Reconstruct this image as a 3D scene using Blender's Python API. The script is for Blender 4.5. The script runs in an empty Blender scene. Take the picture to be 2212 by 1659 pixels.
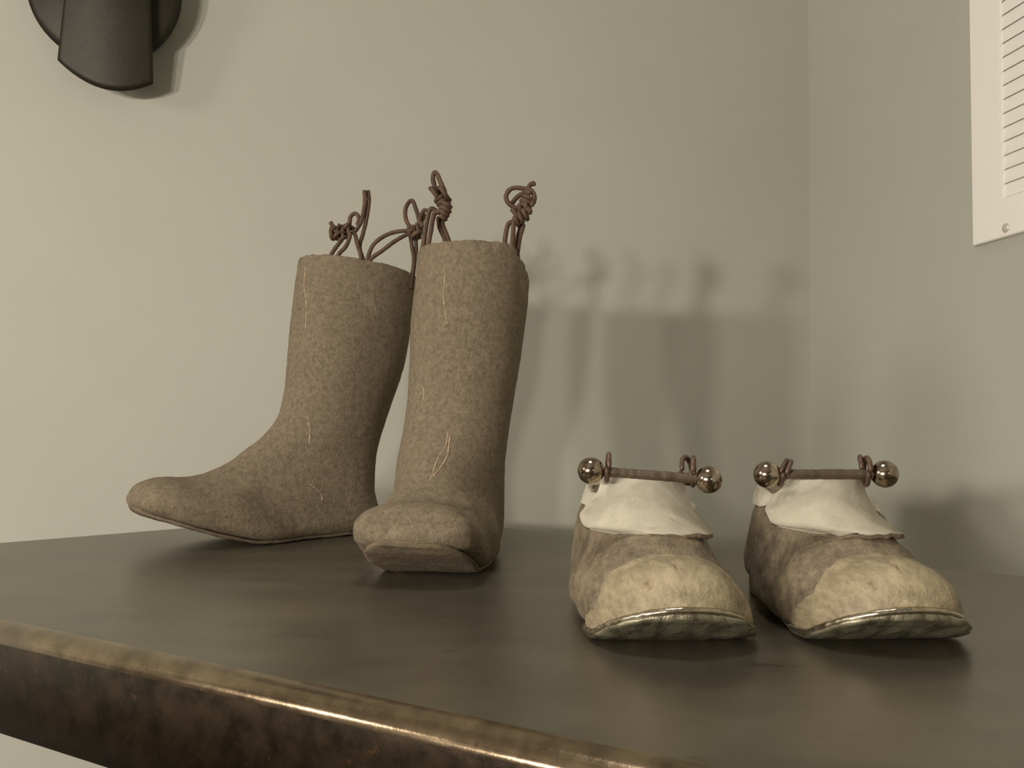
import bpy, bmesh, math, random
import numpy as np
from mathutils import Vector, noise
random.seed(7)
C = bpy.context.scene.collection
sc = bpy.context.scene
# ------------------------------------------------------------------ camera
F_PX=1850.0; CX,CY=1106.0,829.5; HOR=910.0; ROLL=math.radians(0.5); CAM_Z=0.10
PITCH=math.atan((HOR-CY)/F_PX)
def cam_axes():
    F=np.array([0,math.cos(PITCH),math.sin(PITCH)]); R=np.array([1.,0,0]); D=np.cross(F,R)
    return math.cos(ROLL)*R-math.sin(ROLL)*D, math.sin(ROLL)*R+math.cos(ROLL)*D, F
RA,DA,FA=cam_axes()
def at(px,py,y):
    """world point seen at pixel (px,py) and lying y metres in front of the camera along the floor axis"""
    d=FA+(px-CX)/F_PX*RA+(py-CY)/F_PX*DA
    return np.array([0,0,CAM_Z])+d*(y/d[1])
cam = bpy.data.cameras.new('camera'); co = bpy.data.objects.new('camera', cam); C.objects.link(co)
cam.sensor_width=36; cam.lens=36*F_PX/2212; cam.clip_start=.01; cam.clip_end=50
from mathutils import Matrix
m=Matrix(((RA[0],-DA[0],-FA[0],0),(RA[1],-DA[1],-FA[1],0),(RA[2],-DA[2],-FA[2],CAM_Z),(0,0,0,1)))
co.matrix_world=m
cam.dof.use_dof=False
sc.camera=co
# ------------------------------------------------------------------ world, lights, exposure
w=bpy.data.worlds.new('world'); sc.world=w; w.use_nodes=True
w.node_tree.nodes['Background'].inputs[0].default_value=(.95,.95,.85,1)
w.node_tree.nodes['Background'].inputs[1].default_value=.02
sc.view_settings.view_transform='Standard'; sc.view_settings.look='None'
sc.view_settings.gamma=1; sc.view_settings.use_curve_mapping=False
sc.view_settings.exposure=0.62
WARM=(1,.91,.83)
def bulb(name,loc,power,rad,col=WARM):
    l=bpy.data.lights.new(name,'POINT'); l.energy=power; l.shadow_soft_size=rad; l.color=col
    o=bpy.data.objects.new(name,l); o.location=loc; C.objects.link(o)
def area(name,loc,target,power,sx,sy,col=WARM):
    l=bpy.data.lights.new(name,'AREA'); l.shape='RECTANGLE'; l.size=sx; l.size_y=sy; l.energy=power; l.color=col
    o=bpy.data.objects.new(name,l); o.location=loc
    l.spread=math.radians(80)
    o.rotation_euler=(Vector(target)-Vector(loc)).to_track_quat('-Z','Y').to_euler(); C.objects.link(o)
for loc,pw in (((-.72,-.95,.215),16),((-.87,-.88,.215),20),((-1.10,-.76,.215),27)):
    bulb('lamp_bulb',loc,pw,.045)
bulb('shaded_lamp',(-1.72,-.10,.55),17,.16)
bulb('lamp_bulb',(.45,-1.3,.35),1.5,.045)
area('recessed_downlight',(-.1,.32,1.3),(-.1,.33,0),.75,.25,.25,(1,.93,.88))
# ------------------------------------------------------------------ materials
def lin(c): return tuple(((x/255)/12.92 if x/255<=.04045 else ((x/255+.055)/1.055)**2.4) for x in c)+(1,)
def mat(name, c1, c2=None, scale=20, rough=.8, metal=0, bump=.0, bscale=200, c3=None, s3=60, t3=.6, spec=.5, coords='Object', stretch=(1,1,1), rvar=0, bdist=.001, lo=.35, hi=.65, nr=.6, det=6):
    m=bpy.data.materials.new(name); m.use_nodes=True; nt=m.node_tree; N=nt.nodes; L=nt.links
    b=N['Principled BSDF']; b.inputs['Roughness'].default_value=rough; b.inputs['Metallic'].default_value=metal
    b.inputs['Specular IOR Level'].default_value=spec
    tc=N.new('ShaderNodeTexCoord'); mp=N.new('ShaderNodeMapping'); mp.inputs['Scale'].default_value=stretch
    L.new(tc.outputs[coords],mp.inputs[0])
    def nz(s,det=6,r=.6):
        n=N.new('ShaderNodeTexNoise'); n.inputs['Scale'].default_value=s; n.inputs['Detail'].default_value=det
        n.inputs['Roughness'].default_value=r; L.new(mp.outputs[0],n.inputs['Vector']); return n
    if c2 is None: b.inputs['Base Color'].default_value=lin(c1)
    else:
        n=nz(scale,det,nr); r=N.new('ShaderNodeValToRGB'); r.color_ramp.elements[0].position=lo; r.color_ramp.elements[1].position=hi
        r.color_ramp.elements[0].color=lin(c1); r.color_ramp.elements[1].color=lin(c2)
        L.new(n.outputs[0],r.inputs[0]); out=r.outputs[0]
        if c3:
            n3=nz(s3,8,.7); r3=N.new('ShaderNodeValToRGB'); r3.color_ramp.elements[0].position=t3; r3.color_ramp.elements[1].position=min(1,t3+.12)
            L.new(n3.outputs[0],r3.inputs[0]); mx=N.new('ShaderNodeMix'); mx.data_type='RGBA'
            L.new(r3.outputs[0],mx.inputs['Factor']); L.new(out,mx.inputs['A']); mx.inputs['B'].default_value=lin(c3); out=mx.outputs['Result']
        L.new(out,b.inputs['Base Color'])
        if rvar:
            mr=N.new('ShaderNodeMapRange'); mr.inputs['To Min'].default_value=rough-rvar; mr.inputs['To Max'].default_value=rough+rvar
            L.new(n.outputs[0],mr.inputs[0]); L.new(mr.outputs[0],b.inputs['Roughness'])
    if bump:
        n=nz(bscale,5,.65); bp=N.new('ShaderNodeBump'); bp.inputs['Strength'].default_value=bump; bp.inputs['Distance'].default_value=bdist
        L.new(n.outputs[0],bp.inputs['Height']); L.new(bp.outputs[0],b.inputs['Normal'])
    return m
M={}
M['wall']=mat('sage_wall_paint',(174,174,160),(179,179,165),scale=3,rough=.75,bump=.15,bscale=350,bdist=.0006,spec=.3)
M['wall_dark']=mat('dark_low_bounce_paint',(84,78,70),rough=.8)  # unseen walls, coloured dark to cut the bounced light
M['floor']=mat('dark_floor',(70,55,40),(90,70,50),scale=6,rough=.5)
M['ceil']=mat('ceiling_paint',(130,126,118),rough=.9)
M['steel']=mat('waxed_dark_steel',(112,107,93),(130,124,108),scale=22,rough=.33,metal=.75,bump=.12,bscale=60,c3=(84,75,59),s3=42,t3=.62,rvar=.05,bdist=.0005,stretch=(.55,1,1))
M['edge_highlight']=mat('edge_highlight_steel',(112,98,78),(156,139,112),scale=60,rough=.22,metal=.9,bump=.25,bscale=240,c3=(104,86,62),s3=160,t3=.6,rvar=.06,bdist=.0004,stretch=(1,1,1))  # highlight along the table edge, put into a lighter, glossier steel
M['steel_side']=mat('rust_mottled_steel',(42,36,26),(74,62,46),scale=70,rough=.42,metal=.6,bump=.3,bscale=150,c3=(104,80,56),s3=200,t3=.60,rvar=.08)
M['concrete']=mat('boot_cement',(80,73,58),(168,152,126),scale=260,rough=.95,bump=1.0,bscale=700,c3=(162,147,121),s3=16,t3=.60,spec=.2,bdist=.0018,lo=.25,hi=.75,nr=.85,det=8)
M['concrete_sole']=mat('boot_sole_cement',(96,86,68),(126,113,92),scale=60,rough=.9,bump=.8,bscale=300,spec=.25,bdist=.001)
M['seam']=mat('pale_mould_line',(188,168,138),(160,140,112),scale=200,rough=.9,bump=.6,bscale=500)
M['cord']=mat('rusty_cord',(68,50,36),(94,72,53),scale=90,rough=.65,bump=.5,bscale=600,c3=(140,82,42),s3=70,t3=.62,spec=.4,bdist=.0004)
M['upper']=mat('worn_cast_upper',(84,74,58),(148,134,108),scale=70,nr=.78,det=9,rough=.62,bump=1,bscale=420,c3=(96,82,62),s3=260,t3=.56,spec=.5,bdist=.0009,metal=.15)
M['cap']=mat('worn_cast_toe',(118,107,84),(178,164,132),scale=55,nr=.75,det=9,rough=.55,bump=1,bscale=300,c3=(120,98,70),s3=130,t3=.60,spec=.45,bdist=.0009,metal=.1,stretch=(.5,1.2,1.2))
M['rim']=mat('polished_metal_welt',(190,184,164),(150,140,116),scale=90,rough=.24,metal=.95,bump=.5,bscale=130,bdist=.0006)
M['shoe_sole']=mat('tarnished_metal_sole',(92,86,68),(168,164,138),scale=110,rough=.4,metal=.6,bump=.9,bscale=120,stretch=(.5,1.5,1),bdist=.001)
M['tongue']=mat('chalky_tongue',(172,166,148),(190,184,164),scale=90,nr=.75,rough=.9,bump=.7,bscale=260,c3=(160,152,130),s3=160,t3=.6,spec=.2,bdist=.0006,stretch=(1.6,.7,.7))
M['tongue_edge']=mat('stained_shadow_edge',(88,74,58),(126,108,88),scale=120,rough=.85,bump=.7,bscale=300)  # brown for both the edge stain and the thin shadow under it
M['ball']=mat('steel_ball',(168,156,138),(104,84,66),scale=160,rough=.16,metal=1,bump=.12,bscale=300,rvar=.08,bdist=.0003,c3=(92,62,44),s3=120,t3=.6,lo=.45,hi=.7)
M['rod']=mat('rusty_rod',(100,86,68),(78,66,52),scale=80,rough=.5,metal=.35,bump=.4,bscale=400,c3=(150,104,52),s3=60,t3=.62,bdist=.0004)
M['ring']=mat('rusty_ring',(100,78,62),(76,60,47),scale=120,rough=.45,metal=.3,bump=.4,bscale=400,bdist=.0004)
M['white']=mat('white_enamel',(238,236,226),rough=.4)
M['grille_back']=mat('duct_grey',(190,186,172),rough=.8)
M['screw']=mat('painted_screw',(205,200,186),rough=.35,metal=.3)
M['bronze']=mat('dark_bronze',(36,34,25),(46,43,31),scale=25,rough=.5,metal=.5,bump=.2,bscale=150)
M['copper']=mat('copper_inside',(190,120,50),rough=.35,metal=.9)
# ------------------------------------------------------------------ helpers
def tag(o,label=None,cat=None,group=None,kind=None):
    for k,v in (('label',label),('category',cat),('group',group),('kind',kind)):
        if v: o[k]=v
    return o
def empty(name,loc,label,cat,rz=0,group=None):
    o=bpy.data.objects.new(name,None); o.location=loc; o.rotation_euler=(0,0,rz); o.empty_display_size=.02
    C.objects.link(o); return tag(o,label,cat,group)
def obj(name,verts,faces,mt,parent=None,smooth=True,label=None,bev=0,sub=0):
    me=bpy.data.meshes.new(name); me.from_pydata([tuple(map(float,v)) for v in verts],[],faces); me.update()
    bm=bmesh.new(); bm.from_mesh(me); bmesh.ops.recalc_face_normals(bm,faces=bm.faces); bm.to_mesh(me); bm.free()
    for p in me.polygons: p.use_smooth=smooth
    me.materials.append(mt)
    o=bpy.data.objects.new(name,me); C.objects.link(o)
    if parent: o.parent=parent
    if label: o['label']=label
    if bev:
        b=o.modifiers.new('bevel','BEVEL'); b.width=bev; b.segments=3; b.limit_method='ANGLE'
    if sub:
        b=o.modifiers.new('sub','SUBSURF'); b.levels=sub; b.render_levels=sub
    return o
def struct(o): o['kind']='structure'; return o
def catmull(K,n):
    K=np.asarray(K,float); m=len(K); out=[]
    for t in np.linspace(0,m-1,n):
        i=min(int(t),m-2); f=t-i
        p1,p2=K[i],K[i+1]; p0=K[i-1] if i>0 else 2*p1-p2; p3=K[i+2] if i+2<m else 2*p2-p1
        out.append(.5*((2*p1)+(p2-p0)*f+(2*p0-5*p1+4*p2-p3)*f*f+(3*p1-p0-3*p2+p3)*f**3))
    return np.array(out)
def fan_loft(rows,nsec,nring):
    S=catmull(rows,nsec); t=np.linspace(0,2*np.pi,nring,endpoint=False); rings=[]
    for r in S:
        Fp=np.array([r[0],0,r[1]]);Bp=np.array([r[2],0,r[3]]); w=max(r[4],1e-4); m=r[7]
        Mm=Bp+(Fp-Bp)*m; c,s=np.cos(t),np.sin(t); p=np.where(c>0,r[5],r[6])
        a=np.sign(c)*np.abs(c)**(2/p); b=np.sign(s)*np.abs(s)**(2/p)
        d=np.where((a>0)[:,None],(Fp-Mm)[None]*a[:,None],(Mm-Bp)[None]*a[:,None])
        pts=Mm[None]+d; pts[:,1]+=b*w+r[8]; rings.append(pts)
    return np.array(rings)
def rings_mesh(R,closed_start=True,closed_end=True):
    n,k,_=R.shape; V=[tuple(p) for p in R.reshape(-1,3)]; F=[]
    for i in range(n-1):
        for j in range(k):
            a=i*k+j; b=i*k+(j+1)%k; F.append((a,b,b+k,a+k))
    if closed_start: F.append(tuple(range(k))[::-1])
    if closed_end: F.append(tuple(range((n-1)*k,n*k)))
    return V,F
def tube(path,r,n=220,k=10,wob=0.0,taper=False):
    P=catmull(path,n) if n>len(path) else np.array(path); R=[]
    T=np.gradient(P,axis=0); T/=np.linalg.norm(T,axis=1)[:,None]+1e-12
    u=np.cross(T[0],[.3,.5,.8]); u/=np.linalg.norm(u)
    for i,(p,t) in enumerate(zip(P,T)):
        u=u-t*np.dot(u,t); u/=np.linalg.norm(u); v=np.cross(t,u)
        rr=r*(1+wob*noise.noise(Vector(p*400)))
        if i in(0,n-1): rr*=.7
        R.append([p+rr*(math.cos(a)*u+math.sin(a)*v) for a in np.linspace(0,2*np.pi,k,endpoint=False)])
    return rings_mesh(np.array(R))
def join(parts):
    V=[];F=[]
    for v,f in parts:
        o=len(V); V+=list(v); F+=[tuple(i+o for i in q) for q in f]
    return V,F
def prism(poly,z0,z1):
    n=len(poly); V=[(x,y,z0) for x,y in poly]+[(x,y,z1) for x,y in poly]
    return V,[tuple(range(n))[::-1],tuple(range(n,2*n))]+[(i,(i+1)%n,(i+1)%n+n,i+n) for i in range(n)]
def boxf(o,ax,ay,az,x0,x1,y0,y1,z0,z1):
    """box in the frame (origin o, axes ax ay az)"""
    o,ax,ay,az=map(np.array,(o,ax,ay,az)); V=[o+ax*x+ay*y+az*z for z in(z0,z1) for x,y in((x0,y0),(x1,y0),(x1,y1),(x0,y1))]
    return V,[(3,2,1,0),(4,5,6,7),(0,1,5,4),(1,2,6,5),(2,3,7,6),(3,0,4,7)]
def sphere(c,r,nu=32,nv=20):
    c=np.array(c); R=[]
    for i in range(nv+1):
        th=math.pi*i/nv; th=min(max(th,.02),math.pi-.02)
        R.append([c+r*np.array([math.cos(a)*math.sin(th),math.sin(a)*math.sin(th),math.cos(th)]) for a in np.linspace(0,2*np.pi,nu,endpoint=False)])
    return rings_mesh(np.array(R))
def rough_up(V,amp,sc_,seed=0):
    out=[]
    for v in V:
        p=Vector(v); out.append(tuple(p+amp*noise.noise_vector(p*sc_+Vector((seed,0,0)))))
    return out
# ------------------------------------------------------------------ the room
TH=1.15                                   # table top above the floor
cor=np.array([.3805,1.0903]); bd=np.array([.986,.167]); rd=np.array([.167,-.986])   # corner; along the back wall; right wall towards the viewer
def wallbox(name,a,b,nrm,h0,h1,mt,th=.08):
    a,b,nrm=map(np.array,(a,b,nrm)); p=[a,b,b+nrm*th,a+nrm*th]
    V,F=prism([tuple(q) for q in p],h0,h1); return struct(obj(name,V,F,mt,smooth=False))
n_back=-rd; n_right=bd
A=cor-bd*2.6; B=cor+rd*3.4; D=A+rd*3.4
wallbox('wall_back',A-bd*.08,cor+bd*.08,n_back,-TH,1.35,M['wall'])
wallbox('wall_right',cor,B,n_right,-TH,1.35,M['wall'])
wallbox('wall_left',A,D,-bd,-TH,1.35,M['wall_dark'])
wallbox('wall_front',D-bd*.08,B+bd*.08,rd,-TH,1.35,M['wall_dark'])
E4=[tuple(q) for q in (A-bd*.08-rd*.08,cor+bd*.08-rd*.08,B+bd*.08+rd*.08,D-bd*.08+rd*.08)]
V,F=prism(E4,-TH-.05,-TH); struct(obj('floor',V,F,M['floor'],smooth=False))
V,F=prism(E4,1.35,1.40); struct(obj('ceiling',V,F,M['ceil'],smooth=False))
# ------------------------------------------------------------------ the table
P1=np.array([-.1633,.925]);P2=np.array([.455,.508]);P3=np.array([.437,.032]);P4=np.array([-.531,.576])
tb=empty('metal_table',(0,.5,-TH),'dark waxed steel table with rounded front edge under all the footwear','table')
V,F=prism([tuple(p) for p in (P4,P3,P2,P1)],-.050,0)
V=[(x,y-.5,z+TH) for x,y,z in V]
t=obj('tabletop',V,F,M['steel'],tb); t.data.materials.append(M['steel_side']); t.data.materials.append(M['edge_highlight'])
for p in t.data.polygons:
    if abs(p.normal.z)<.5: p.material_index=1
b=t.modifiers.new('bevel','BEVEL'); b.width=.0085; b.segments=8; b.limit_method='WEIGHT'; b.material=2
at_=t.data.attributes.new('bevel_weight_edge','FLOAT','EDGE')
for e in t.data.edges: at_.data[e.index].value=1.0 if all(t.data.vertices[k].co.z>TH-.001 for k in e.vertices) else 0.0
wn=t.modifiers.new('wn','WEIGHTED_NORMAL'); wn.keep_sharp=True
for (x,y) in ((-.42,.58),(.39,.12),(.40,.50),(-.16,.86)):
    V,F=prism([(x-.018,y-.018-.5),(x+.018,y-.018-.5),(x+.018,y+.018-.5),(x-.018,y+.018-.5)],0,TH-.052)
    obj('leg',V,F,M['steel_side'],tb,smooth=False,bev=.003)
# ------------------------------------------------------------------ boots
#      Fu    Fz    Bu    Bz    w    pT  pB  mid yoff   (front point, back point, half width ... of each section)
BOOT=[
 (.104,.226,.000,.226,.0400,2.1,2.1,.50,0),(.104,.205,.001,.205,.0400,2.1,2.1,.50,0),
 (.103,.175,.001,.175,.0400,2.1,2.1,.50,0),(.101,.145,.003,.140,.0385,2.1,2.1,.50,0),
 (.103,.118,.011,.105,.0360,2.1,2.1,.50,0),(.110,.097,.018,.070,.0345,2.1,2.2,.50,0),
 (.122,.081,.016,.035,.0340,2.1,2.4,.48,0),(.133,.070,.012,.006,.0340,2.1,3.0,.42,0),
 (.143,.062,.045,.000,.0340,2.1,3.6,.36,0),(.154,.056,.085,.000,.0370,2.1,3.6,.33,0),
 (.168,.051,.120,.000,.0420,2.1,3.6,.33,0),(.182,.049,.152,.006,.0425,2.1,3.4,.33,0),
 (.200,.049,.180,.014,.0400,2.1,3.2,.35,0),(.213,.045,.200,.020,.0330,2.1,2.8,.40,0),
 (.219,.037,.214,.025,.0200,2.0,2.2,.45,0),(.221,.031,.221,.030,.0010,2.0,2.0,.50,0)]
def boot_rows(hs,wsh,lean,side,wf,thick,tw,tl,ext,blunt=False):
    R=np.array(BOOT)
    if not blunt: R[0,3]=.214; R[1,3]=.198      # the side-on boot's rim dips at the back
    if blunt:
        R[10:16,4]=(.0430,.0440,.043,.0395,.031,.020); R[12,5:7]=2.5; R[13,5:7]=2.8; R[14:16,5:7]=3
        R[14,0]=.216; R[14,2]=.212; R[15,:4]=(.2185,.033,.2185,.0275)
    for r in R:
        for iu,iz in((0,1),(2,3)):
            k=max(0,(r[iz]-.03))/.2; r[iu]+=lean*k*(1 if r[iu]<.125 else .3)
        zc=(r[1]+r[3])/2; r[8]+=side*max(0,zc-.05)/.18
        f=min(1,max(0,(zc-.05)/.08)); r[4]*=wsh*f+wf*(1-f)
        if r[0]>.16: r[4]*=tw
        r[0]+=thick*min(1,max(0,(r[1]-.09)/.05))
        r[1]*=hs; r[3]*=hs
        for iu in(0,2):
            if r[iu]>.12: r[iu]=.12+(r[iu]-.12)*ext
        for iu,iz in((0,1),(2,3)): r[iz]+=tl*max(0,(r[iu]-.15)/.06)**1.5
    return R
def slab(us,ws,zs,th,n=60,parts=16):
    """sole: half width ws and underside height zs over us, thickness th, rounded sides"""
    R=[]
    u0,u1=us[0],us[-1]
    for k in range(n+1):
        q=(1-math.cos(math.pi*k/n))/2; u=u0+(u1-u0)*q
        w_=max(np.interp(u,us,ws),.0006); z=np.interp(u,us,zs)
        a=np.linspace(0,2*np.pi,parts,endpoint=False); c,s=np.cos(a),np.sin(a)
        R.append(np.stack([np.full(parts,u),np.sign(c)*np.abs(c)**.35*w_,z+th/2+np.sign(s)*np.abs(s)**.6*th/2],-1))
    return rings_mesh(np.array(R))
def world_path(px,depth,extra=None):
    out=[]
    for i,p in enumerate(px):
        d=depth+(p[2] if len(p)>2 else 0); out.append(at(p[0],p[1],d))
    return np.array(out)
def to_local(P,o):
    inv=o.matrix_world.inverted(); return [tuple(inv@Vector(p)) for p in P]
CR=.00185
def coil(a,b,depth,R,turns,tilt=.0,ph=0,n=None,r2=None):
    """cord wound round the line from a to b (pixels at the depth)"""
    A_=at(a[0],a[1],depth);B_=at(b[0],b[1],depth); ax=(B_-A_); L=np.linalg.norm(ax); ax/=L
    e1=np.cross(ax,[0,1,0]); e1/=np.linalg.norm(e1); e2=np.cross(ax,e1); N_=int(turns*26); out=[]
    for i in range(N_+1):
        t=i/N_; an=ph+2*math.pi*turns*t; rr=R if r2 is None else R+(r2-R)*t
        out.append(A_+ax*L*t+rr*(math.cos(an)*e1+math.sin(an)*e2)+ax*tilt*math.cos(an))
    return np.array(out)
from mathutils.bvhtree import BVHTree
def make_boot(name,loc,yaw,prm,label,cords,seams,soleprm):
    root=empty(name,loc,label,'boot',yaw,'cement boots with knotted cords'); 
    bpy.context.view_layer.update()
    rows=boot_rows(*prm); R=fan_loft(rows,170,128)
    # rounded, slightly ragged rim with a solid cement top
    top=R[0]; c=top.mean(0); add=[]
    for k,(s,dz) in enumerate(((.0,.0015),(.45,.0018),(.80,.0016),(.93,.0008),(.975,-.0006))):
        q=c+(top-c)*max(s,.004); q[:,2]=c[2]+(top[:,2]-c[2])*s+dz; add.append(q)
    R=np.concatenate([np.array(add),R]); 
    V,F=rings_mesh(R)
    V2=[]
    for v in V:
        p=Vector(v); a=.0006
        d=noise.noise_vector(p*28)*.0009+noise.noise_vector(p*140)*.00035
        if v[2]>top[0][2]-.006: d+=noise.noise_vector(p*160+Vector((3,1,0)))*.0011
        q=p+d+Vector((0,0,.001))
        if len(prm)>9 and q.y>.0455: zc_=top[0][2]-(q.y-.0455)*2.4+.002*noise.noise(q*200); cut=max(0,q.z-zc_); q.z-=cut; q.y-=cut*.28     # broken corner of the rim
        V2.append(tuple(q))
    body=obj('boot_body',V2,F,M['concrete'],root)
    S=catmull(rows,170); S=S[(S[:,2]>.012)&(np.arange(170)>70)]
    us=[rows[7][2]+.000]+list(S[2:,2]); ws=[soleprm*.3]+list(S[2:,4]*soleprm); zs=[0]+list(np.maximum(S[2:,3]-.0012,0))
    us=np.array(us); ws=np.array(ws)
    hu=us[0]; ws=np.where(us<hu+.03,np.maximum(.002,np.sqrt(np.clip(1-((hu+.03-us)/.031)**2,0,1)))*.0335*soleprm,ws)
    V,F=slab(us,ws,zs,.0040,90,20); V=rough_up(rough_up(V,.0006,60,2),.0005,260,5); V=[(x,y,max(z,.0)) for x,y,z in V]
    obj('sole',V,F,M['concrete_sole'],root)
    for paths in cords:
        parts=[]; 
        for kind,data in paths:
            if kind=='w': parts.append(('cord',tube(to_local(data,root),CR,max(60,len(data)*14),10,.10)))
            if kind=='k': parts.append(('knot',tube(to_local(data,root),CR*1.02,len(data),9,.10)))
        strands=join([g for n_,g in parts if n_=='cord']); ln=obj('cord_loop',*strands,M['cord'],root)
        kn=[g for n_,g in parts if n_=='knot']
        if kn: obj('knot',*join(kn),M['cord'],ln)
    bvh=BVHTree.FromPolygons([Vector(v) for v in V2],[tuple(p.vertices) for p in body.data.polygons])
    inv=root.matrix_world.inverted(); o=inv@Vector((0,0,CAM_Z))
    for sm in seams:
        pts=[]
        for q in catmull(sm,14):
            d=(inv@Vector(at(q[0],q[1],1.0)))-o; h=bvh.ray_cast(o,d.normalized())
            if h[0] is not None: pts.append(h[0]-d.normalized()*.00005)
        if len(pts)>4:
            obj('mould_seam',*tube([tuple(p) for p in pts],.00042,70,6,.9),M['seam'],root)
    return root
W=world_path
dK=.765
def wp(l,d): return ('w',W(l,d))
K1=[wp([(702,575),(717,547),(728,531),(738,518),(742,506)],dK-.004),
    wp([(722,572),(732,549),(745,535),(752,522),(756,507),(752,498)],dK-.006),
    wp([(772,486),(775,470),(767,461),(757,469),(755,486),(752,500)],dK),
    wp([(787,411),(788,430),(787,447),(781,476),(772,493),(762,505)],dK-.002),
    wp([(795,411),(797,435),(791,476),(784,505),(777,534),(785,562),(795,590)],dK+.001),
    wp([(760,500),(767,507),(772,528),(780,556),(784,590)],dK-.003),
    wp([(714,479),(717,486),(724,492),(735,496)],dK),
    ('k',coil((715,505),(756,501),dK,.0050,3.4,.0012,0.3,r2=.0032)),
    ('k',coil((722,494),(740,520),dK-.001,.0042,2.2,.001,1.0)),
    ('k',coil((738,484),(757,494),dK,.0030,1.6,.0016,2))]
dK=.800
K2=[wp([(786,585),(794,558),(807,528),(836,507),(868,499),(894,500)],dK-.045),
    wp([(790,580),(803,558),(825,542),(853,521),(880,506),(896,502)],dK-.045),
    wp([(888,496),(877,474),(876,452),(884,436),(892,435),(898,450),(904,470),(906,484)],dK-.045),
    wp([(903,494),(906,474),(911,462),(917,454),(921,456)],dK-.047),
    wp([(909,492),(912,476),(918,462)],dK-.041),
    wp([(886,506),(890,534),(894,562),(891,590),(886,625)],dK-.04),
    wp([(897,510),(899,534),(896,560),(893,590),(890,625)],dK-.038),
    ('k',coil((884,503),(913,492),dK-.045,.0042,3.2,.001,.5)),
    ('k',coil((893,497),(903,512),dK-.046,.0045,1.6,.001,1.5))]
dK=.660
K3=[wp([(907,560),(914,531),(918,502),(924,468),(929,453),(937,452),(947,462)],dK),
    wp([(920,560),(925,528),(930,502),(935,473),(940,459),(950,459)],dK-.004),
    wp([(947,468),(949,490),(957,508),(963,525),(972,560)],dK+.006),
    wp([(955,468),(957,488),(965,508),(971,525),(980,560)],dK+.006),
    wp([(945,420),(938,400),(935,384),(938,373),(944,376),(951,392),(960,412),(962,424)],dK),
    ('k',coil((935,421),(966,418),dK,.0050,1.6,-.0016,0)),
    ('k',coil((950,428),(963,448),dK,.0036,2.6,.0008,.7)),
    ('k',coil((965,442),(954,470),dK-.001,.0042,3.3,.0012,.2,r2=.0030))]
K4=[wp([(1098,575),(1091,541),(1091,516),(1096,489),(1103,480),(1113,482)],dK-.01),
    wp([(1104,575),(1104,547),(1108,512),(1109,487),(1110,474)],dK-.012),
    wp([(1112,580),(1117,550),(1123,512),(1131,484)],dK-.006),
    wp([(1106,582),(1111,550),(1118,515),(1127,484)],dK-.004),
    wp([(1148,452),(1134,451),(1116,450),(1100,440),(1093,427),(1098,413),(1110,406),(1130,407),(1148,412),(1154,424),(1152,438),(1140,445)],dK-.01),
    wp([(1106,440),(1113,430),(1126,419),(1138,416)],dK-.004),
    wp([(1139,412),(1142,404),(1147,398),(1152,396),(1153,401)],dK-.008),
    ('k',coil((1106,463),(1147,460),dK-.01,.0036,1.2,.0,.4)),
    ('k',coil((1112,476),(1143,456),dK-.009,.0042,3.2,.001,1.1)),
    ('k',coil((1133,448),(1144,420),dK-.008,.0040,3.2,.001,.6)),
    ('k',coil((1120,450),(1150,446),dK-.010,.0030,2.2,.001,.6))]
make_boot('cement_boot',(-.1176,.7934,0),math.radians(219.66),(1.0594,1.1629,-.0255,.005,.9626,.0076,1.097,.0015,1.017),
   'tall grey-brown cement boot seen side-on with its toe pointing left',[K1,K2],
   [[(660,575),(657,620),(662,660),(659,720)],[(664,900),(670,930),(668,960)],[(668,1045),(690,1062),(697,1080)]],
   .80)
make_boot('cement_boot',(-.0369,.6967,0),math.radians(263.0),(1.0143,1.0922,-.0248,.0112,1.1247,.0023,.8076,-.0016,.731,True),
   'tall grey-brown cement boot seen from the front, toe towards the viewer',[K3,K4],
   [[(962,590),(958,640),(966,700)],[(912,832),(916,850),(912,874)],[(968,935),(962,965),(946,990),(930,1035)],[(972,940),(966,985),(950,1012),(935,1030)]],
   .86)
# ------------------------------------------------------------------ shoes
SHOE=[
 (.098,.060,.008,.064,.0250,2.3,2.2,.50,0),(.101,.057,.004,.055,.0275,2.3,2.2,.50,0),
 (.107,.054,.000,.040,.0310,2.3,2.2,.50,0),(.112,.050,.000,.022,.0330,2.3,2.4,.48,0),
 (.118,.046,.004,.011,.0345,2.3,2.6,.45,0),(.124,.042,.030,.008,.0360,2.3,3.4,.40,0),
 (.130,.036,.065,.004,.0390,2.3,3.8,.36,0),(.136,.031,.095,.001,.0380,2.3,3.8,.36,0),
 (.142,.027,.122,.003,.0345,2.2,3.6,.36,0),(.149,.022,.138,.009,.0280,2.1,3.2,.36,0),
 (.152,.020,.148,.013,.0200,2.0,2.6,.40,0),(.156,.019,.155,.017,.0080,2.0,2.2,.45,0)]
def toe_z(u): 
    return 0.0 if u<.126 else .0008*((u-.126)/.008) + max(0,u-.134)*.46
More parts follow.
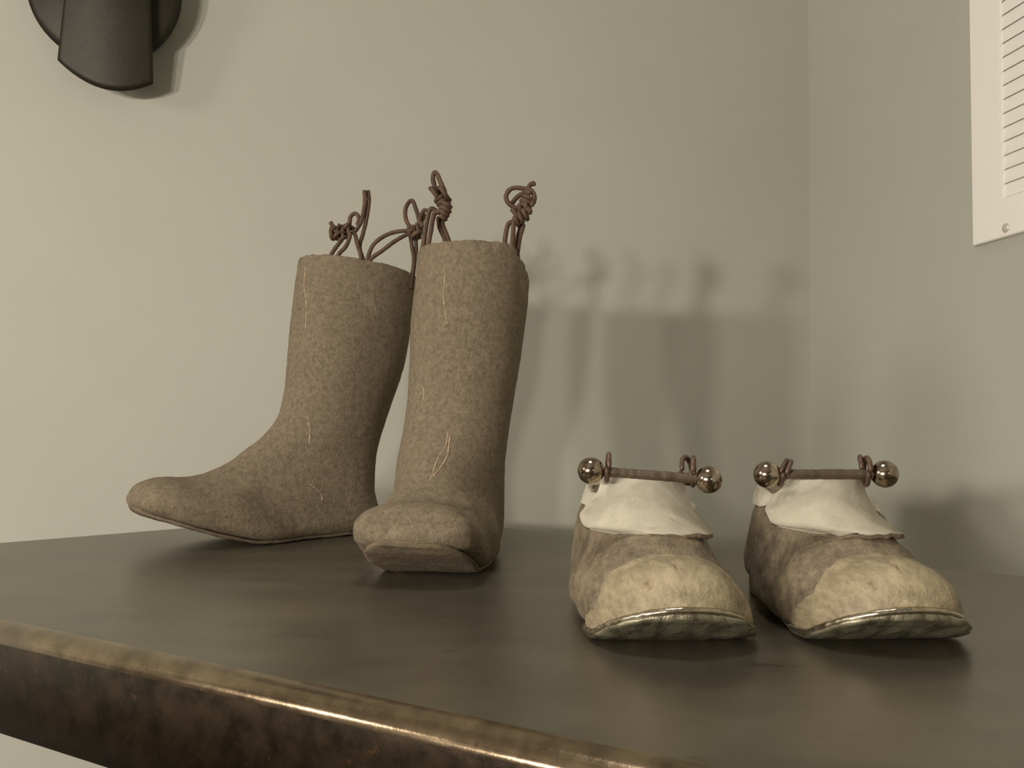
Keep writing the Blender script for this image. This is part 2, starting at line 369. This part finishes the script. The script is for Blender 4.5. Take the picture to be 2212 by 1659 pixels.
def make_shoe(loc,yaw,label,tl,seed,hw,balls,ringpx,rd_,tongue_tip):
    root=empty('cast_shoe',loc,label,'shoe',yaw,'small cast shoes with ball-ended rods'); bpy.context.view_layer.update()
    R=fan_loft(SHOE,110,110)
    f=1-np.clip((.075-R[:,:,0])/.06,0,1)*(1-hw); R[:,:,1]*=f
    V,F=rings_mesh(R); V2=[]
    for v in V:
        p=Vector(v); V2.append(tuple(p+noise.noise_vector(p*45+Vector((seed,0,0)))*.0016+noise.noise_vector(p*170)*.0006))
    obj('upper',V2,F,M['upper'],root)
    # pale ankle collar, rides on the upper's top edge
    S=catmull(SHOE,110)[:13]; Rc=R[:13].copy(); Rin=Rc[::-1].copy()
    cc=Rc.mean(1,keepdims=True)
    Rc=cc+(Rc-cc)*1.05; Rin=cc[::-1]+(Rin-cc[::-1])*.90; Rc[0,:,2]+=.001
    V,F=rings_mesh(np.concatenate([Rc[::-1],Rin[::-1]]),False,False); obj('collar',rough_up(V,.0016,110,seed),F,M['tongue'],root)
    # heel block
    poly=[(.003+.024*(1-math.cos(a)) ,.0255*hw*1.08*math.sin(a)) for a in np.linspace(-math.pi/2-.0,math.pi/2,18)]
    poly=[(.048,-.0265*hw)]+[(.026-.026*math.cos(a),.0265*hw*1.04*math.sin(a)) for a in np.linspace(-math.pi/2,math.pi/2,20)]+[(.048,.0265*hw)]
    V,F=prism(poly,0,.015); obj('heel',V,F,M['upper'],root,bev=.0015)
    # metal sole
    us=[.052,.058,.075,.10,.118,.130,.140,.148,.155,.160,.1625]; ws=[.012,.020,.029,.036,.0395,.0400,.0385,.0345,.0275,.0165,.003]
    zs=[.006,.004,.002,0,0]+[toe_z(u) for u in us[5:]]
    V,F=slab(us,ws,zs,.0032,80,20); V=[(x,y*.955+.0016*min(1,max(0,(x-.08)/.04)),z) for x,y,z in V]; obj('sole',rough_up(V,.0006,150,seed),F,M['shoe_sole'],root)
    # bright welt round the toe
    path=[]
    for k in np.linspace(-1,1,61):
        # walk the outline from the left side round the tip to the right side
        a=k*math.pi/2; u=.118+(.1618-.118)*math.cos(a)**.9 if abs(k)<1 else .118
        path.append((u,math.copysign(np.interp(u,us,ws)*1.0,k) if abs(k)>.0 else 0,toe_z(u)+.0042))
    # polar outline for an even curve
    path=[(.120+.0425*math.cos(a),.0405*math.sin(a)*(1 if True else 1),toe_z(.120+.0425*math.cos(a))+.0040) for a in np.linspace(-math.pi/2*1.02,math.pi/2*1.02,60)]
    path=[(u,v*.955+.0016,z) for u,v,z in path]
    obj('welt',*tube(path,.0015,150,10,.25),M['rim'],root)
    # toe cap: a dome sitting on the welt, sinking into the vamp behind
    n,k=40,72; Rr=[]
    for i in range(n+1):
        rho=math.sin(math.pi/2*i/n); hh=.0355*max(0,(1-rho**2.3))**(1/2.0); row=[]
        for a in np.linspace(0,2*np.pi,k,endpoint=False):
            cu,sv=math.cos(a),math.sin(a); u=.120+(.0425 if cu>0 else .034)*cu*rho; v=.0405*sv*rho*(1-.22*max(0,-cu))
            fr=max(0,(u-.120)/.0425); z=toe_z(min(u,.165))+.0045+hh*(1-.10*fr)
            row.append((u-hh*.05,v,z))
        Rr.append(row)
    Rr=np.array(Rr); Rr[:,:,1]=Rr[:,:,1]*.955+.0016; Rr[0]+=np.stack([.0004*np.cos(np.linspace(0,2*np.pi,k,endpoint=False)),.0004*np.sin(np.linspace(0,2*np.pi,k,endpoint=False)),np.zeros(k)],-1)
    V,F=rings_mesh(Rr); V2=[]
    for v in V:
        p=Vector(v); d=noise.noise_vector(p*50+Vector((seed,4,0)))*.0012+noise.noise_vector(p*200)*.0004
        V2.append(tuple(p+d))
    obj('toe_cap',V2,F,M['cap'],root)
    # chalky tongue flap leaning over the instep
    rows=catmull(tl,40); gs=np.linspace(-1,1,46); Vt=[];nr=len(rows)
    for side in(0,1):
        for i,r in enumerate(rows):
            for j,g in enumerate(gs):
                v=(r[0]+r[1])/2+(r[1]-r[0])/2*g; e=noise.noise(Vector((i*.16,side*0,seed+ (1 if g>0 else -1))))*.0012
                if abs(g)>.9: v+=e*(1 if g>0 else -1)
                u=r[2]-.010*g*g-.004*abs(g)**4; z=r[3]-.0015*g*g
                if i==nr-1 or i==0: z+=noise.noise(Vector((j*.16,3,seed)))*.0012
                th=.0036*(1-.6*max(0,(abs(g)-.8)/.2))
                if side: u-=th; z-=th*.5
                b=noise.noise(Vector((u,v,z))*110+Vector((seed,0,0)))*.0006
                Vt.append((u+b,v,z))
    m=len(gs); Ft=[]; o2=nr*m
    for i in range(nr-1):
        for j in range(m-1):
            a=i*m+j; Ft+=[(a,a+1,a+1+m,a+m),(o2+a,o2+a+m,o2+a+1+m,o2+a+1)]
    for i in range(nr-1):
        for j in(0,m-1): a=i*m+j; Ft.append((a,a+m,o2+a+m,o2+a))
    for j in range(m-1):
        for i in(0,nr-1): a=i*m+j; Ft.append((a,a+1,o2+a+1,o2+a))
    tg=obj('tongue',Vt,Ft,M['tongue'],root)
    low=[(Vt[(nr-1)*m+j][0]-.0012,Vt[(nr-1)*m+j][1],Vt[(nr-1)*m+j][2]-.0014) for j in range(0,m,2)]
    obj('tongue_stain_shadow',*tube(low,.0011,120,8,.5),M['tongue_edge'],tg)  # dark tube standing in for the stained edge and its thin shadow
    # rod with a ball at each end
    (b0,b1)=balls; p0=at(b0[0],b0[1],rd_); p1=at(b1[0],b1[1],rd_+b1[2])
    l0,l1=to_local([p0,p1],root)
    rod=obj('rod',*tube([l0,[(a+b)/2 for a,b in zip(l0,l1)],l1],.0024,90,14,.12),M['rod'],root)
    obj('ball',*sphere(l0,.00665),M['ball'],rod); obj('ball',*sphere(l1,.00665),M['ball'],rod)
    ax=Vector(l1)-Vector(l0); ax.normalize()
    for (x,y,dd,tilt,rr,roll,nn) in ringpx:
        c=Vector(to_local([at(x,y,rd_+dd)],root)[0])
        nrm=(ax+Vector((tilt,0,roll))).normalized(); e1=nrm.cross(Vector((0,0,1))).normalized(); e2=nrm.cross(e1)
        path=[c+nrm*(.0012*(t/ (2*math.pi)-.5))*nn+rr*(math.cos(t)*e1*.85+math.sin(t)*e2) for t in np.linspace(0,2*math.pi*nn,40*nn)]
        obj('ring',*tube([tuple(p) for p in path],.00125,len(path),10,.15),M['ring'],root)
    return root
make_shoe((.066,.528,0),math.radians(273),'cast shoe with whitish tongue, left one of the pair, nearest the boots',
   [(-.0225,.018,.101,.0745),(-.027,.0185,.104,.067),(-.0335,.0205,.108,.060),(-.0365,.0235,.112,.0545),(-.0345,.0265,.1155,.0500),(-.0220,.0290,.119,.0472)],1.0,1.0,
   ((1277,1017),(1531,1036,-.003)),[(1313,1010,.002,.05,.0066,.05,1),(1483,1016,.004,.75,.0066,.3,1),(1497,1018,.002,.25,.0068,.1,1)],.424,0)
make_shoe((.163,.532,0),math.radians(273.5),'cast shoe with whitish tongue, right one of the pair, nearest the right wall',
   [(-.027,.0125,.106,.0745),(-.032,.0125,.108,.068),(-.0405,.0145,.111,.061),(-.041,.0175,.1145,.0550),(-.036,.0215,.118,.0508),(-.021,.0250,.121,.0478)],5.0,.86,
   ((1657,1025),(1911,1024,-.002)),[(1686,1020,.003,.45,.0066,-.55,1),(1697,1022,.001,.35,.0062,-.45,1),(1862,1013,.004,.5,.0060,.2,1),(1872,1018,.001,.12,.0066,0,1)],.424,0)
# ------------------------------------------------------------------ return-air grille on the right wall
zax=np.array([0,0,1.]); inn=-bd
p=at(2106,533,.8)                                   # lower corner nearest the room corner: slide it onto the wall plane
def on_plane(px,py,p0,nrm):
    d=FA+(px-CX)/F_PX*RA+(py-CY)/F_PX*DA; c=np.array([0,0,CAM_Z]); n3=np.array([nrm[0],nrm[1],0]); q=np.array([p0[0],p0[1],0])
    return c+d*(((q-c)@n3)/(d@n3))
g0=on_plane(2113,532,cor,bd)
gv=empty('return_air_grille',tuple(g0),'white louvred return-air grille screwed to the right wall','vent')
X3=np.array([rd[0],rd[1],0]); Y3=np.array([inn[0],inn[1],0]); GW,GH,FB=.36,.40,.036
O=np.zeros(3)
V=[];
for yy,e in ((.0,0),(.005,0),(.006,.001)):
    for (x,z) in ((e,e),(GW-e,e),(GW-e,GH-e),(e,GH-e)): V.append(X3*x+Y3*yy+zax*z)
for yy in (.006,.0):
    for (x,z) in ((FB,FB*.95),(GW-FB,FB*.95),(GW-FB,GH-FB),(FB,GH-FB)): V.append(X3*x+Y3*yy+zax*z)
F=[(4*k+j,4*k+(j+1)%4,4*k+4+(j+1)%4,4*k+4+j) for k in range(4) for j in range(4)]+[(16+j,16+(j+1)%4,(j+1)%4,j) for j in range(4)]
obj('frame',V,F,M['white'],gv,smooth=False)
V,F=boxf(O,X3,Y3,zax,FB*.8,GW-FB*.8,.0002,.0008,FB*.8,GH-FB*.8); obj('back_plate',V,F,M['grille_back'],gv,smooth=False)
lv=None; nl=26; pitch=(GH-FB*1.95)/nl
for i in range(nl):
    z=FB*.95+pitch*(i+.1)
    if lv is None:
        # a slanted blade: its top sits back against the duct, its lower edge curls out to the room
        prof=[(.0026,.0001),(.0031,.0006),(.0033,.004),(.0024,.0088),(.0014,.0126),(.0009,.0124),(.0016,.008),(.0024,.0035),(.0025,.0008)]
        V=[];n=len(prof)
        for x,sh in((FB,.0),(FB+.004,0),(GW-FB,0)):
            for yy,zz in prof: V.append(X3*x+Y3*(yy if x>FB else yy*.7)+zax*zz)
        F=[tuple(range(n)),tuple(range(2*n,3*n))[::-1]]+[(k*n+j,k*n+(j+1)%n,(k+1)*n+(j+1)%n,(k+1)*n+j) for k in(0,1) for j in range(n)]
        lv=obj('louver',V,F,M['white'],gv,smooth=False); lv.location=(0,0,z)
    else:
        c=lv.copy(); c.parent=gv; c.location=(0,0,z); C.objects.link(c)
sp=on_plane(2186,493,cor,bd)-g0
V,F=sphere((0,0,0),.0042,20,12); V=[tuple(X3*v[0]+zax*v[2]+Y3*v[1]*.4+sp+Y3*.0062) for v in V]
scw=obj('screw',V,F,M['screw'],gv)
# ------------------------------------------------------------------ dark ornament on the back wall
oc=on_plane(258,8,cor,rd); o0=oc
orn=empty('wall_ornament',tuple(o0),'dark bronze disc with a curved hanging plate mounted high on the back wall','ornament')
BX=np.array([bd[0],bd[1],0]); OUT=np.array([rd[0],rd[1],0])
r0=.084
r0=.080
def dish(r,dep,off,th,n=64,rings=10,tilt=.0):
    R=[]
    for i in list(range(rings+1))+[-k for k in range(rings+1)][::-1]:
        back=False
    front=[];backr=[]
    for i in range(rings+1):
        q=r*max(i/rings,.01); d=off-dep*(q/r)**2
        front.append([BX*q*math.cos(a)+zax*q*math.sin(a)+OUT*(d+tilt*q*math.sin(a)) for a in np.linspace(0,2*np.pi,n,endpoint=False)])
        backr.append([BX*q*math.cos(a)+zax*q*math.sin(a)+OUT*(d-th+tilt*q*math.sin(a)) for a in np.linspace(0,2*np.pi,n,endpoint=False)])
    return rings_mesh(np.array(front+backr[::-1]))
V,F=dish(r0,.010,.044,.003,tilt=.12); V=[tuple(np.array(v)-BX*.006) for v in V]; obj('disc',V,F,M['bronze'],orn)
V,F=boxf(O,BX,OUT,zax,-.012,.012,0,.05,-.012,.012); obj('wall_bracket',V,F,M['bronze'],orn,smooth=False,bev=.002)
# the plate: outline in wall coordinates, curved about a vertical axis, hanging down in front of the disc
def pl(x,z,fr): 
    out=.050+.018*z/.09+.007*(1-((x+.002)/.05)**2)+(.0025 if fr else 0)
    return BX*x+zax*z+OUT*out
nx,nz=24,24; V=[]
for fr in(1,0):
    for i in range(nz+1):
        for j in range(nx+1):
            t=i/nz; s=j/nx*2-1
            xl=-.030-.021*t; xr=.046-.0*t; x=(xl+xr)/2+(xr-xl)/2*s
            zb=-.084-.029*(1-((s-.22)/1.22)**2); zt=.05; z=zt+(zb-zt)*t
            V.append(pl(x,z,fr))
m_=nx+1; o2=(nz+1)*m_; F=[]
for i in range(nz):
    for j in range(nx): a=i*m_+j; F+=[(a,a+1,a+1+m_,a+m_),(o2+a,o2+a+m_,o2+a+1+m_,o2+a+1)]
for i in range(nz):
    for j in(0,nx): a=i*m_+j; F.append((a,a+m_,o2+a+m_,o2+a))
for j in range(nx):
    for i in(0,nz): a=i*m_+j; F.append((a,a+1,o2+a+1,o2+a))
obj('curved_plate',V,F,M['bronze'],orn)
